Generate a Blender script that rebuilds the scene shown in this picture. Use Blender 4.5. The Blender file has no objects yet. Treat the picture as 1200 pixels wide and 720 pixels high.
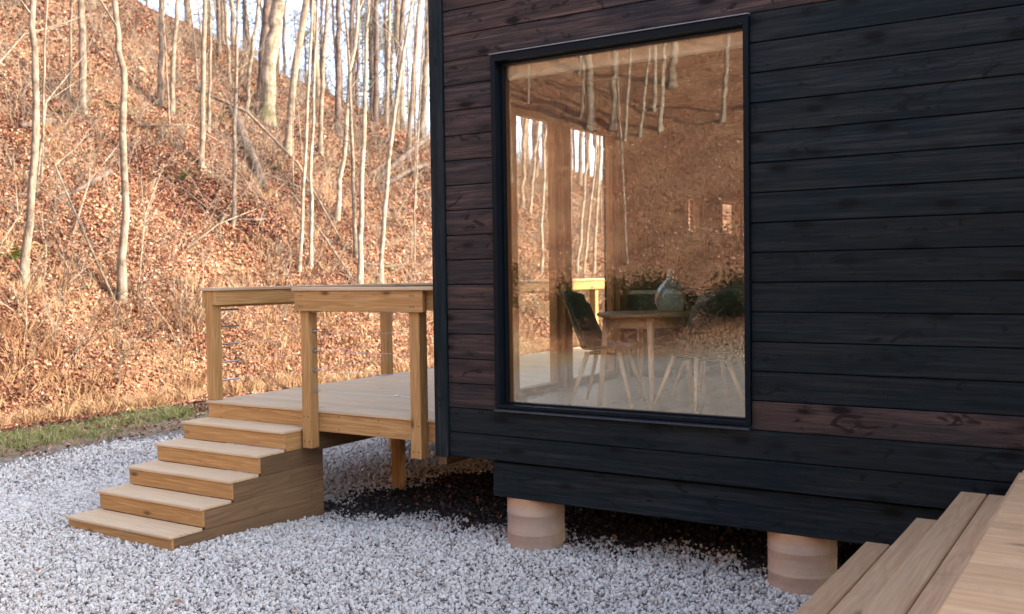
import bpy, bmesh, math, random
import numpy as np
from mathutils import Vector, Matrix, Euler, noise
random.seed(7); rng=np.random.default_rng(7)
SC=bpy.context.scene; COL=SC.collection
R_=math.radians
# ---------------------------------------------------------------- camera
cam=bpy.data.cameras.new('camera'); co=bpy.data.objects.new('camera',cam); COL.objects.link(co)
cr=Vector((.8413678,.5402758,-.0142248)); cu=Vector((-.0060344,.0357088,.999344)); cf=Vector((-.5404293,.84073,-.0333044))
m=Matrix((cr,cu,-cf)).transposed().to_4x4(); m.translation=Vector((0,-6.1438,2.0823)); co.matrix_world=m
cam.sensor_width=36; cam.lens=34.65; cam.dof.use_dof=True; cam.dof.focus_distance=7.6; cam.dof.aperture_fstop=2.4; cam.clip_start=.05; cam.clip_end=1500
SC.camera=co
# ---------------------------------------------------------------- sky, sun, exposure
SUN_EL=R_(31); SUN_AZ=R_(68)      # azimuth clockwise from +Y
w=bpy.data.worlds.new('World'); SC.world=w; w.use_nodes=True
nt=w.node_tree; bgn=nt.nodes['Background']; sky=nt.nodes.new('ShaderNodeTexSky')
sky.sky_type='NISHITA'; sky.sun_disc=False; sky.sun_elevation=SUN_EL; sky.sun_rotation=SUN_AZ
sky.air_density=.7; sky.dust_density=2.; sky.ozone_density=.5
hs=nt.nodes.new('ShaderNodeHueSaturation'); hs.inputs['Saturation'].default_value=.78; nt.links.new(sky.outputs[0],hs.inputs['Color']); nt.links.new(hs.outputs[0],bgn.inputs[0]); bgn.inputs[1].default_value=.15
sl=bpy.data.lights.new('sun','SUN'); sl.energy=2.3; sl.angle=R_(.6); sl.color=(1,.87,.62)
so=bpy.data.objects.new('sun',sl); COL.objects.link(so)
sd=Vector((math.sin(SUN_AZ)*math.cos(SUN_EL),math.cos(SUN_AZ)*math.cos(SUN_EL),math.sin(SUN_EL)))
so.rotation_euler=sd.to_track_quat('Z','Y').to_euler(); so.location=(20,5,20)
SC.view_settings.view_transform='Standard'; SC.view_settings.look='None'; SC.view_settings.exposure=2.56; SC.view_settings.gamma=1
# ---------------------------------------------------------------- node helpers
class NB:
    def __init__(s,name,rough=.7):
        s.m=bpy.data.materials.new(name); s.m.use_nodes=True; s.t=s.m.node_tree; s.b=s.t.nodes['Principled BSDF']
        s.b.inputs['Roughness'].default_value=rough; s.b.inputs['Specular IOR Level'].default_value=.3
    def n(s,typ,**k):
        o=s.t.nodes.new(typ)
        for a,v in k.items(): setattr(o,a,v)
        return o
    def l(s,a,b): s.t.links.new(a,b)
    def setv(s,sock,v):
        if isinstance(v,bpy.types.NodeSocket): s.l(v,sock)
        else: sock.default_value=v
    def coord(s,sc=(1,1,1),rnd=True,kind='Object'):
        tc=s.n('ShaderNodeTexCoord'); v=tc.outputs[kind]
        if rnd:
            oi=s.n('ShaderNodeObjectInfo'); mm=s.n('ShaderNodeVectorMath',operation='SCALE')
            s.l(oi.outputs['Random'],mm.inputs['Scale']); mm.inputs[0].default_value=(37.,53.,29.)
            ad=s.n('ShaderNodeVectorMath',operation='ADD'); s.l(v,ad.inputs[0]); s.l(mm.outputs[0],ad.inputs[1]); v=ad.outputs[0]
        mp=s.n('ShaderNodeVectorMath',operation='MULTIPLY'); s.l(v,mp.inputs[0]); mp.inputs[1].default_value=sc
        return mp.outputs[0]
    def noise(s,vec,scale,detail=4,rough=.55,dist=0):
        o=s.n('ShaderNodeTexNoise'); s.l(vec,o.inputs['Vector']); o.inputs['Scale'].default_value=scale
        o.inputs['Detail'].default_value=detail; o.inputs['Roughness'].default_value=rough; o.inputs['Distortion'].default_value=dist
        return o.outputs[0]
    def ramp(s,fac,stops,interp='LINEAR'):
        o=s.n('ShaderNodeValToRGB'); s.l(fac,o.inputs[0]); cr=o.color_ramp; cr.interpolation=interp
        while len(cr.elements)<len(stops): cr.elements.new(.5)
        for e,(p,c) in zip(cr.elements,stops): e.position=p; e.color=(c,c,c,1) if isinstance(c,(int,float)) else (*c,1)
        return o.outputs[0]
    def mix(s,fac,a,b,mode='MIX'):
        o=s.n('ShaderNodeMix',data_type='RGBA',blend_type=mode); o.clamp_factor=True
        s.setv(o.inputs[0],fac)
        for i,v in ((6,a),(7,b)):
            if isinstance(v,tuple): v=(*v,1)
            s.setv(o.inputs[i],v)
        return o.outputs[2]
    def math(s,op,a,b=0.,c=0.):
        o=s.n('ShaderNodeMath',operation=op); s.setv(o.inputs[0],a); s.setv(o.inputs[1],b); s.setv(o.inputs[2],c); return o.outputs[0]
    def rnd(s): return s.n('ShaderNodeObjectInfo').outputs['Random']
    def bump(s,h,strength=.3,dist=.01):
        o=s.n('ShaderNodeBump'); o.inputs['Strength'].default_value=strength; o.inputs['Distance'].default_value=dist
        s.l(h,o.inputs['Height']); s.l(o.outputs[0],s.b.inputs['Normal'])
    def col(s,c): s.setv(s.b.inputs['Base Color'],c if not isinstance(c,tuple) else (*c,1))
def wood(name,axis,light,dark,rough=.7,knots=.55,grey=None,grey_amt=0.,grain=1.,tintvar=.25,blue=None,spec=.3,streak=0.):
    """sawn boards: growth rings stretched along `axis`, knots, per-board tint"""
    B=NB(name,rough); B.b.inputs['Specular IOR Level'].default_value=spec
    st=[9,9,9]; st[axis]=.55; v=B.coord(tuple(st))
    n1=B.noise(v,1.1,3,.5,.4)
    rings=B.math('FRACT',B.math('MULTIPLY',n1,9.0*grain)); ringc=B.ramp(rings,[(0,0.),(.55,.7),(.8,1.),(1,.15)])
    st2=[60,60,60]; st2[axis]=1.6; f=B.noise(B.coord(tuple(st2)),1.3,4,.6)
    base=B.mix(ringc,light,dark)
    base=B.mix(B.ramp(f,[(.35,0.),(.65,.55)]),base,tuple(c*.62 for c in dark))
    # knots
    st3=[7,7,7]; st3[axis]=2.6; vo=B.n('ShaderNodeTexVoronoi'); B.l(B.coord(tuple(st3)),vo.inputs['Vector']); vo.inputs['Scale'].default_value=1.
    sel=B.math('GREATER_THAN',B.n('ShaderNodeSeparateColor').outputs[0],.5)
    sc_=B.n('ShaderNodeSeparateColor'); B.l(vo.outputs['Color'],sc_.inputs[0])
    k=B.math('MULTIPLY',B.ramp(vo.outputs['Distance'],[(.0,1.),(.12,1.),(.20,.35),(.32,0.)] if streak else [(.0,1.),(.07,1.),(.13,.35),(.2,0.)]),B.math('GREATER_THAN',sc_.outputs[0],knots))
    if not streak: base=B.mix(k,base,tuple(c*.28 for c in dark))
    if blue: # wood stain fading into dark patches
        pv=[1.2,2.4,2.4]; pv[axis]=.8
        base=B.mix(B.ramp(B.noise(B.coord(tuple(pv)),1.,4,.6),[(.38,1.),(.62,0.)]),base,blue)
    if grey:
        dn=B.noise(B.coord((2.2,2.2,2.2)),1.,6,.72)
        base=B.mix(B.ramp(dn,[(.60,0.),(.74,.55)]),base,tuple(c*.42 for c in dark))
        pv=[3.,3.,3.]; pv[axis]=.8
        g=B.math('MULTIPLY',B.ramp(B.noise(B.coord(tuple(pv)),1.,5,.6),[(.25,.35),(.7,1.)]),grey_amt)
        base=B.mix(g,base,grey)
    if streak: # scorched, hard-edged grain: paler streaks, black knots and scuffs
        sv=[26,26,26]; sv[axis]=.9; sn=B.noise(B.coord(tuple(sv)),1.,6,.75,.3)
        fv=[170,170,170]; fv[axis]=4.; fg=B.noise(B.coord(tuple(fv)),1.,3,.6)
        base=B.mix(B.ramp(fg,[(.40,.55),(.52,0.)]),base,tuple(c*.4 for c in dark)); base=B.mix(B.ramp(fg,[(.56,0.),(.70,.35)]),base,tuple(c*2.2 for c in light))
        base=B.mix(B.math('MULTIPLY',B.ramp(sn,[(.50,0.),(.72,1.)]),streak*.55),base,tuple(c*2.4 for c in light))
        base=B.mix(B.ramp(sn,[(.28,.75),(.45,0.)]),base,tuple(c*.35 for c in dark))
        kv=[11,11,11]; kv[axis]=5.; kn=B.noise(B.coord(tuple(kv)),1.,3,.6,1.2)
        base=B.mix(B.ramp(kn,[(.61,0.),(.66,.9)]),base,tuple(c*.3 for c in dark))
        base=B.mix(k,base,tuple(c*.12 for c in dark))
        wv=[70,70,70]; wv[axis]=18.; wn=B.noise(B.coord(tuple(wv)),1.,2,.5)
        base=B.mix(B.math('MULTIPLY',B.ramp(wn,[(.77,0.),(.80,1.)]),B.ramp(B.noise(B.coord((1.3,1.3,1.3)),1.,2),[(.58,0.),(.66,1.)])),base,(.16,.17,.18))
        B.setv(B.b.inputs['Roughness'],B.ramp(sn,[(.3,.75),(.7,.42)]))
    r=B.rnd(); base=B.mix(B.math('MULTIPLY',r,tintvar),base,tuple(c*.45 for c in dark))
    B.col(base); B.bump(B.math('ADD',B.math('MULTIPLY',f,.6),B.math('MULTIPLY',ringc,.35)),.6 if streak else .35,.005)
    return B.m
AX='xyz'
PINE=[wood('pine_'+AX[a],a,(.66,.40,.165),(.50,.26,.085)) for a in range(3)]           # warm treated pine
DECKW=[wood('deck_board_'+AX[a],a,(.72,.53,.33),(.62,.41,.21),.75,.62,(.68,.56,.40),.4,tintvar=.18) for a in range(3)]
PORCHW=[wood('porch_board_'+AX[a],a,(.74,.48,.27),(.62,.36,.18),.72,.35,(.62,.48,.34),.25,tintvar=.3) for a in range(3)]
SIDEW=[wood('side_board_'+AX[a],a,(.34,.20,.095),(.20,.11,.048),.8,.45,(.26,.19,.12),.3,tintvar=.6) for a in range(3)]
CHAR=[wood('charred_'+AX[a],a,(.023,.025,.026),(.009,.0165,.020),.55,.05,blue=(.0035,.0135,.0185),tintvar=.45,grain=.7,spec=.14,streak=.8) for a in range(3)]
CHARR=[wood('charred_reddish_'+AX[a],a,(.088,.054,.044),(.044,.032,.030),.6,.15,blue=(.020,.024,.029),tintvar=.4,grain=.7,spec=.14,streak=.8) for a in range(3)]  # redder boards, lightened too for warm light bounced off the hill
INW=[wood('indoor_timber_'+AX[a],a,(.50,.235,.07),(.34,.145,.038),.6,.6,tintvar=.25) for a in range(3)]
def plain(name,c,rough=.5,metal=0.,spec=.3,var=.12,sc=14):
    B=NB(name,rough); B.b.inputs['Metallic'].default_value=metal; B.b.inputs['Specular IOR Level'].default_value=spec
    n=B.noise(B.coord(),sc,4); B.col(B.mix(B.ramp(n,[(.3,0.),(.7,1.)]),tuple(x*(1-var) for x in c),tuple(min(1,x*(1+var)) for x in c)))
    B.bump(n,.08,.003); return B.m
ALU=plain('black_aluminium',(.003,.007,.011),.45,.0,.12)
STEEL=plain('stainless_steel',(.62,.62,.63),.28,1.)
BLACKB=plain('black_backing',(.006,.007,.008),.9)
SHELL=plain('dark_shell_plastic',(.025,.035,.028),.45,0,.45)
COUNTER=plain('dark_green_cabinet',(.018,.026,.016),.5)
TOPW=plain('pale_counter_top',(.42,.36,.27),.35)
BLIND=plain('pale_blind_fabric',(.62,.56,.42),.9)
# ---------------------------------------------------------------- object helpers
def tag(o,label=None,cat=None,group=None,kind=None):
    if label: o['label']=label
    if cat: o['category']=cat
    if group: o['group']=group
    if kind: o['kind']=kind
    return o
def empty(name,loc,label,cat,group=None,rz=0):
    o=bpy.data.objects.new(name,None); COL.objects.link(o); o.location=loc; o.rotation_euler.z=rz; o.empty_display_size=.2
    return tag(o,label,cat,group)
def link(name,me,mat=None,parent=None,loc=None,rot=None):
    o=bpy.data.objects.new(name,me); COL.objects.link(o)
    if mat is not None and not me.materials: me.materials.append(mat)
    if parent is not None:
        o.parent=parent
        # world placement under a root that only carries location / z rotation
    if loc is not None: o.location=loc
    if rot is not None: o.rotation_euler=rot
    return o
def pyd(name,vs,fs,smooth=False):
    me=bpy.data.meshes.new(name); me.from_pydata([tuple(v) for v in vs],[],fs); me.update()
    if smooth:
        me.polygons.foreach_set('use_smooth',[True]*len(me.polygons))
    return me
_bc={}
def boxmesh(sx,sy,sz,bev=.003,seg=1):
    k=(round(sx,4),round(sy,4),round(sz,4),bev,seg)
    if k in _bc: return _bc[k]
    bm=bmesh.new(); bmesh.ops.create_cube(bm,size=1); bmesh.ops.scale(bm,vec=(sx,sy,sz),verts=bm.verts)
    if bev: bmesh.ops.bevel(bm,geom=bm.edges[:],offset=min(bev,min(sx,sy,sz)*.3),segments=seg,affect='EDGES',profile=.6)
    me=bpy.data.meshes.new('board_mesh'); bm.to_mesh(me); bm.free(); _bc[k]=me; return me
def box(name,x0,x1,y0,y1,z0,z1,mat,parent=None,bev=.003,rot=None,own=False):
    """box given by world extents; under a parent the offset of the parent is removed"""
    me=boxmesh(x1-x0,y1-y0,z1-z0,bev)
    if me.materials and me.materials[0]!=mat or own: me=me.copy(); me.materials.clear()
    c=Vector(((x0+x1)/2,(y0+y1)/2,(z0+z1)/2))
    if parent is not None: c=c-wl(parent)
    return link(name,me,mat,parent,c,rot)
def wl(o):
    v=Vector(o.location)
    while o.parent: o=o.parent; v+=Vector(o.location)
    return v
def tube(pts,rad,sides=6,cap=True):
    """swept tube: returns verts, faces"""
    pts=[Vector(p) for p in pts]; n=len(pts); vs=[];fs=[]
    ref=Vector((.31,.87,.12))
    for i,p in enumerate(pts):
        t=(pts[min(i+1,n-1)]-pts[max(i-1,0)]).normalized()
        a=t.cross(ref).normalized()
        if a.length<.1: a=t.cross(Vector((1,0,0))).normalized()
        b=t.cross(a); r=rad[i] if isinstance(rad,(list,tuple)) else rad
        for k in range(sides):
            th=2*math.pi*k/sides; vs.append(p+a*(math.cos(th)*r)+b*(math.sin(th)*r))
    for i in range(n-1):
        for k in range(sides):
            k2=(k+1)%sides; fs.append((i*sides+k,i*sides+k2,(i+1)*sides+k2,(i+1)*sides+k))
    if cap: fs.append(tuple(range(sides))[::-1]); fs.append(tuple((n-1)*sides+k for k in range(sides)))
    return vs,fs
class MB:
    def __init__(s): s.v=[];s.f=[]
    def add(s,vf): o=len(s.v); s.v+=list(vf[0]); s.f+=[tuple(i+o for i in f) for f in vf[1]]; return s
    def tube(s,*a,**k): return s.add(tube(*a,**k))
    def mesh(s,name,smooth=False): return pyd(name,s.v,s.f,smooth)
def lathe(prof,sides=24):
    vs=[];fs=[];n=len(prof)
    for r,z in prof:
        for k in range(sides):
            a=2*math.pi*k/sides; vs.append((r*math.cos(a),r*math.sin(a),z))
    for i in range(n-1):
        for k in range(sides):
            k2=(k+1)%sides; fs.append((i*sides+k,i*sides+k2,(i+1)*sides+k2,(i+1)*sides+k))
    return vs,fs
# ---------------------------------------------------------------- terrain height
CREST=np.array([(-12,19),(4,17),(12,14.5),(17,11.6),(19,10.2),(21,9.0),(24,7.6),(32,7.0),(60,6.5)],float)
def smin(a,b,k):
    h=np.clip(.5+.5*(b-a)/k,0,1); return b+(a-b)*h-k*h*(1-h)
def wob(x,y):
    return (np.sin(x*.9+1.3*np.sin(y*.5))*.5+np.sin(y*1.1+x*.35+2)*.5+.5*np.sin(x*2.3+y*1.7)+.35*np.sin(y*3.1-x*2.2+1))
def rise(s,slope): return np.where(s<=0,s*.03,np.minimum(s*1.15,.75+(s-.65)*slope))
def slx(x,y): return -(x+13.7+.35*np.sin(y*.45)+.15*np.sin(y*1.7))
def terr(x,y):
    x=np.asarray(x,float); y=np.asarray(y,float)
    sl_=slx(x,y); hl=smin(rise(sl_,.76),np.interp(y,CREST[:,0],CREST[:,1]),1.6)+np.where(sl_>0,.09*wob(x,y)*np.minimum(1,np.maximum(sl_,0)),0)
    sr=-(y+16.2+.5*np.sin(x*.3)); hr=smin(rise(sr,.62),24.,3)+np.where(sr>0,.12*wob(x*.8+3,y*.8)*np.minimum(1,np.maximum(sr,0)),0)
    a=np.maximum(hl,0);b=np.maximum(hr,0); hh=-smin(-a,-b,.5); mx=np.maximum(hl,hr)
    hh=np.where((hl<=0)|(hr<=0),np.maximum(a,b),hh)
    base=-.1*np.exp(-(((x+6.1)/.9)**2+((y-.6)/.9)**2))+.012*np.sin(x*1.7)*np.sin(y*1.3)
    return np.where(mx<=0,0,hh)+base
def H(x,y): return float(terr(x,y))
# ================================================================ GROUND
def axis_(bands):
    out=[]
    for a,b,s in bands: out+=list(np.arange(a,b,s))
    return np.array(out+[bands[-1][1]])
gx=axis_([(-400,-70,15),(-70,-32,2),(-32,-13,.28),(-13,-4,.25),(-4,4,.5),(4,60,4),(60,400,20)])
gy=axis_([(-400,-70,15),(-70,-40,2),(-40,-14,.45),(-14,-3,.6),(-3,26,.28),(26,60,.9),(60,110,4),(110,500,20)])
GX,GY=np.meshgrid(gx,gy); GZ=terr(GX,GY); nx=len(gx);ny=len(gy)
gv=np.stack([GX.ravel(),GY.ravel(),GZ.ravel()],1)
ii=(np.arange(ny-1)[:,None]*nx+np.arange(nx-1)[None]).ravel()
gf=np.stack([ii,ii+1,ii+1+nx,ii+nx],1)
me=bpy.data.meshes.new('ground'); me.from_pydata(gv.tolist(),[],gf.tolist()); me.update(); me.polygons.foreach_set('use_smooth',[True]*len(me.polygons))
B=NB('ground_leaf_litter_and_gravel',.95); B.b.inputs['Specular IOR Level'].default_value=.1
P=B.coord(rnd=False); sp=B.n('ShaderNodeSeparateXYZ'); B.l(P,sp.inputs[0])
vo=B.n('ShaderNodeTexVoronoi'); B.l(P,vo.inputs['Vector']); vo.inputs['Scale'].default_value=18; scn=B.n('ShaderNodeSeparateColor'); B.l(vo.outputs['Color'],scn.inputs[0])
leafc=B.ramp(scn.outputs[0],[(0,(.08,.035,.022)),(.3,(.17,.07,.04)),(.6,(.25,.115,.065)),(.85,(.33,.18,.11)),(1,(.13,.055,.035))])
big=B.ramp(B.noise(P,.55,5,.65),[(.35,0.),(.6,1.)]); leafc=B.mix(big,leafc,B.mix(.5,leafc,(.27,.17,.10)))
leafc=B.mix(B.ramp(B.noise(P,1.9,5,.6),[(.56,0.),(.68,.75)]),leafc,(.11,.075,.045))
v2=B.n('ShaderNodeTexVoronoi'); B.l(P,v2.inputs['Vector']); v2.inputs['Scale'].default_value=30; s2=B.n('ShaderNodeSeparateColor'); B.l(v2.outputs['Color'],s2.inputs[0])
gravc=B.ramp(s2.outputs[0],[(0,(.09,.08,.075)),(.4,(.19,.175,.16)),(1,(.36,.34,.31))])
# gravel only where x > about -11
edge=B.math('ADD',sp.outputs[0],B.math('MULTIPLY',B.math('SUBTRACT',B.noise(P,.9,4,.6),.5),1.6))
gm=B.ramp(B.math('MULTIPLY_ADD',edge,.4,5.0),[(.42,0.),(.62,1.)])   # -11.4 .. -10.9
gm2=B.ramp(B.math('MULTIPLY_ADD',sp.outputs[1],.2,3.7),[(.4,0.),(.6,1.)]) # only in front of the rear bank
gmm=B.math('MULTIPLY',gm,gm2)
soil=B.mix(B.ramp(B.noise(P,3.,5,.7),[(.4,0.),(.65,1.)]),(.20,.14,.085),(.30,.24,.15))
lm=B.ramp(B.math('MULTIPLY_ADD',edge,.4,6.1),[(.42,0.),(.75,1.)]) # leaves give way to soil near the toe
c=B.mix(gmm,B.mix(B.math('MULTIPLY',lm,gm2),leafc,soil),gravc)
# shade under the deck and the cabin, painted into the ground colour
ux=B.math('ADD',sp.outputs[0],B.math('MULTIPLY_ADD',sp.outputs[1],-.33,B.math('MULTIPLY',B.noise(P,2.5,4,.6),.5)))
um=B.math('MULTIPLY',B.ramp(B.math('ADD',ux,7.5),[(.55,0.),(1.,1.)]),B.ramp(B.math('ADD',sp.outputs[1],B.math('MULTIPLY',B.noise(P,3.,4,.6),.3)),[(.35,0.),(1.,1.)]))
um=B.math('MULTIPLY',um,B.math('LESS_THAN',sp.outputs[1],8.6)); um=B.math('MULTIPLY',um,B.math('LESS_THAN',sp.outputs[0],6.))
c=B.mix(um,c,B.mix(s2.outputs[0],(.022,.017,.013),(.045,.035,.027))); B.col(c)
B.bump(B.math('ADD',vo.outputs['Distance'],B.math('MULTIPLY',v2.outputs['Distance'],.6)),.9,.05)
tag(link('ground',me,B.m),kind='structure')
# ---------------------------------------------------------------- scatter by geometry nodes
def scatter(name,mat,sources,pts,rots,scls,idx):
    colh=bpy.data.collections.new(name+'_source')
    for i,sm in enumerate(sources):
        if not sm.materials: sm.materials.append(mat)
        colh.objects.link(bpy.data.objects.new('%s_%02d'%(name,i),sm))
    me=bpy.data.meshes.new(name); n=len(pts); me.vertices.add(n); me.vertices.foreach_set('co',np.asarray(pts,np.float32).ravel())
    a=me.attributes.new('rot','FLOAT_VECTOR','POINT'); a.data.foreach_set('vector',np.asarray(rots,np.float32).ravel())
    a=me.attributes.new('scl','FLOAT_VECTOR','POINT'); a.data.foreach_set('vector',np.asarray(scls,np.float32).ravel())
    a=me.attributes.new('idx','INT','POINT'); a.data.foreach_set('value',np.asarray(idx,np.int32))
    o=bpy.data.objects.new(name,me); COL.objects.link(o); me.materials.append(mat)
    g=bpy.data.node_groups.new(name,'GeometryNodeTree'); g.interface.new_socket('Geometry',in_out='INPUT',socket_type='NodeSocketGeometry'); g.interface.new_socket('Geometry',in_out='OUTPUT',socket_type='NodeSocketGeometry')
    N=g.nodes.new; gi=N('NodeGroupInput'); go=N('NodeGroupOutput'); ip=N('GeometryNodeInstanceOnPoints'); ci=N('GeometryNodeCollectionInfo')
    ci.inputs['Collection'].default_value=colh; ci.inputs['Separate Children'].default_value=True; ci.inputs['Reset Children'].default_value=True
    ip.inputs['Pick Instance'].default_value=True
    def at(nm,t):
        x=N('GeometryNodeInputNamedAttribute'); x.data_type=t; x.inputs['Name'].default_value=nm; return [q for q in x.outputs if q.enabled and q.name=='Attribute'][0]
    L=g.links.new; L(gi.outputs[0],ip.inputs['Points']); L(ci.outputs[0],ip.inputs['Instance']); L(at('idx','INT'),ip.inputs['Instance Index'])
    L(at('rot','FLOAT_VECTOR'),ip.inputs['Rotation']); L(at('scl','FLOAT_VECTOR'),ip.inputs['Scale']); L(ip.outputs[0],go.inputs[0])
    md=o.modifiers.new('scatter','NODES'); md.node_group=g; return o
# gravel stones
def stone(seed):
    r=random.Random(seed); bm=bmesh.new(); bmesh.ops.create_icosphere(bm,subdivisions=1,radius=.5)
    for v in bm.verts: v.co*=r.uniform(.72,1.12)
    bmesh.ops.scale(bm,vec=(1,r.uniform(.65,.95),r.uniform(.5,.8)),verts=bm.verts)
    me=bpy.data.meshes.new('stone'); bm.to_mesh(me); bm.free(); return me
B=NB('crushed_limestone',.85); B.b.inputs['Specular IOR Level'].default_value=.25
r=B.rnd(); c=B.ramp(r,[(0,(.26,.235,.21)),(.08,(.44,.415,.375)),(.25,(.56,.535,.48)),(.6,(.65,.625,.57)),(.85,(.73,.70,.635)),(.94,(.56,.48,.40)),(1,(.32,.25,.20))])
B.col(B.mix(B.ramp(B.noise(B.coord(),9,4),[(.35,.0),(.7,.4)]),c,(.50,.46,.42))); GRAV=B.m
def gpts(n,x0,x1,y0,y1,s0,s1):
    x=rng.uniform(x0,x1,n); y=rng.uniform(y0,y1,n); s=rng.uniform(s0,s1,n)*rng.choice([1,1,.8,.6,.6,1.3,1.65],n); return x,y,s
PTS=[]
PTS.append(gpts(120000,-9.2,-1.0,-3.4,1.2,.017,.032))
PTS.append(gpts(46000,-11.3,-4.4,1.2,6.,.022,.04))
PTS.append(gpts(18000,-11.3,-8.2,-2.5,1.2,.02,.036))
PTS.append(gpts(9000,-11.3,-7.5,6.,16,.045,.075))
PTS.append(gpts(9000,-4.4,-1.0,1.2,3.2,.022,.04))
x=np.concatenate([p[0] for p in PTS]); y=np.concatenate([p[1] for p in PTS]); s=np.concatenate([p[2] for p in PTS])
ed=-11.0+.35*np.sin(y*.9)+.25*np.sin(y*2.7+1)+rng.normal(0,.22,len(x)); k=x>ed; x,y,s=x[k],y[k],s[k]
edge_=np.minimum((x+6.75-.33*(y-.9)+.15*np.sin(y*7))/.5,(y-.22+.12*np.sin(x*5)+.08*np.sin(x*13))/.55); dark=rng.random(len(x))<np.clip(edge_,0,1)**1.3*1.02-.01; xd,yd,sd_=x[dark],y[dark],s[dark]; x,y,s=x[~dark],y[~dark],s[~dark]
inst=(x>-7.5)&(x<-6.3)&(y>-1.25)&(y<.75); x,y,s=x[~inst],y[~inst],s[~inst]
# stones heap a little against the first riser and the stair side
n=len(x); z=terr(x,y)+s*.18+.012*rng.random(n)
o=scatter('gravel',GRAV,[stone(i) for i in range(6)],np.stack([x,y,z],1),rng.uniform(0,6.28,(n,3))*np.array([.25,.25,1]),np.stack([s,s,s],1),rng.integers(0,6,n))
tag(o,'pale crushed limestone gravel spread round the cabin piers and stairs','gravel',kind='stuff')
B=NB('shade_tinted_gravel',.9); B.b.inputs['Specular IOR Level'].default_value=.1  # stones darkened in colour to deepen the shade under deck and cabin
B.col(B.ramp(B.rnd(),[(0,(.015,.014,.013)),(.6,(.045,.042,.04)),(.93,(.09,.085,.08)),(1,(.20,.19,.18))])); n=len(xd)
o=scatter('shade_toned_gravel',B.m,[stone(i+10) for i in range(4)],np.stack([xd,yd,terr(xd,yd)+sd_*.15],1),rng.uniform(0,6.28,(n,3))*np.array([.25,.25,1]),np.stack([sd_]*3,1),rng.integers(0,4,n))
tag(o,'gravel under the deck and the cabin, darkened in colour to stand for shade','gravel',kind='stuff')
# leaf litter
def leaf(seed,L=1.):
    r=random.Random(seed); wd=r.uniform(.28,.5); curl=r.uniform(.1,.5); tw=r.uniform(-.3,.3)
    prof=[(0,.0),(.18,.6),(.45,1.),(.7,.72),(1.,.0)]; vs=[];fs=[]
    for i,(t,ww) in enumerate(prof):
        zc=curl*(t-.5)**2*2; e=wd*ww*r.uniform(.75,1.15)
        vs+=[(t-.5,-e,zc+.28*e+tw*e*t),(t-.5,0,zc),(t-.5,e,zc+.28*e-tw*e*t)]
    for i in range(4):
        a=i*3; fs+=[(a,a+3,a+4,a+1),(a+1,a+4,a+5,a+2)]
    return pyd('leaf',vs,fs)
B=NB('fallen_leaf',.7); B.b.inputs['Specular IOR Level'].default_value=.25
B.col(B.ramp(B.rnd(),[(0,(.09,.035,.022)),(.25,(.18,.066,.04)),(.45,(.26,.105,.06)),(.65,(.32,.155,.09)),(.82,(.38,.22,.14)),(.94,(.50,.37,.27)),(1,(.20,.11,.09))])); LEAF=B.m
def blade_mat_(name,stops):
    B=NB(name,.75); B.col(B.ramp(B.rnd(),stops)); B.b.inputs['Specular IOR Level'].default_value=.2; return B.m
lx=[];ly=[];ls=[]
def lp(n,x0,x1,y0,y1,a,b): lx.append(rng.uniform(x0,x1,n)); ly.append(rng.uniform(y0,y1,n)); ls.append(rng.uniform(a,b,n))
lp(110000,-22,-15.6,-1,14,.045,.09); lp(60000,-15.7,-13.3,-1.5,14,.032,.072); lp(66000,-31,-22,3,22,.06,.11); lp(72000,-24,-13.4,14,32,.06,.11); lp(9000,-26,-13.4,32,50,.14,.24)
lp(30000,-32,-6,-38,-16,.045,.085)
lp(9000,-14.2,-12.3,-1.5,16,.04,.09); lp(2600,-13.1,-11.1,-1,14,.03,.07); lp(260,-6.9,-4.6,.5,4,.025,.05)
lp(420,-11,-4.8,-2.6,7,.02,.045); lp(90,-5.2,-1.5,.2,1.0,.03,.05)
x=np.concatenate(lx);y=np.concatenate(ly);s=np.concatenate(ls)
# patchy litter
pt=np.sin(x*1.3+np.sin(y*.8)*2)+np.sin(y*1.7-x*.6)+rng.normal(0,.8,len(x)); k=(pt>-1.5)|(x>-13.4); x,y,s=x[k],y[k],s[k]
n=len(x); z=terr(x,y)+s*.12+.02*rng.random(n)
e=.05; gx_=(terr(x+e,y)-terr(x-e,y))/(2*e); gy_=(terr(x,y+e)-terr(x,y-e))/(2*e)
z=z+np.where((x>-11),.025,0)
rot=np.stack([np.arctan(gy_)+rng.normal(0,.45,n),-np.arctan(gx_)+rng.normal(0,.45,n),rng.uniform(0,6.28,n)],1)
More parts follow.
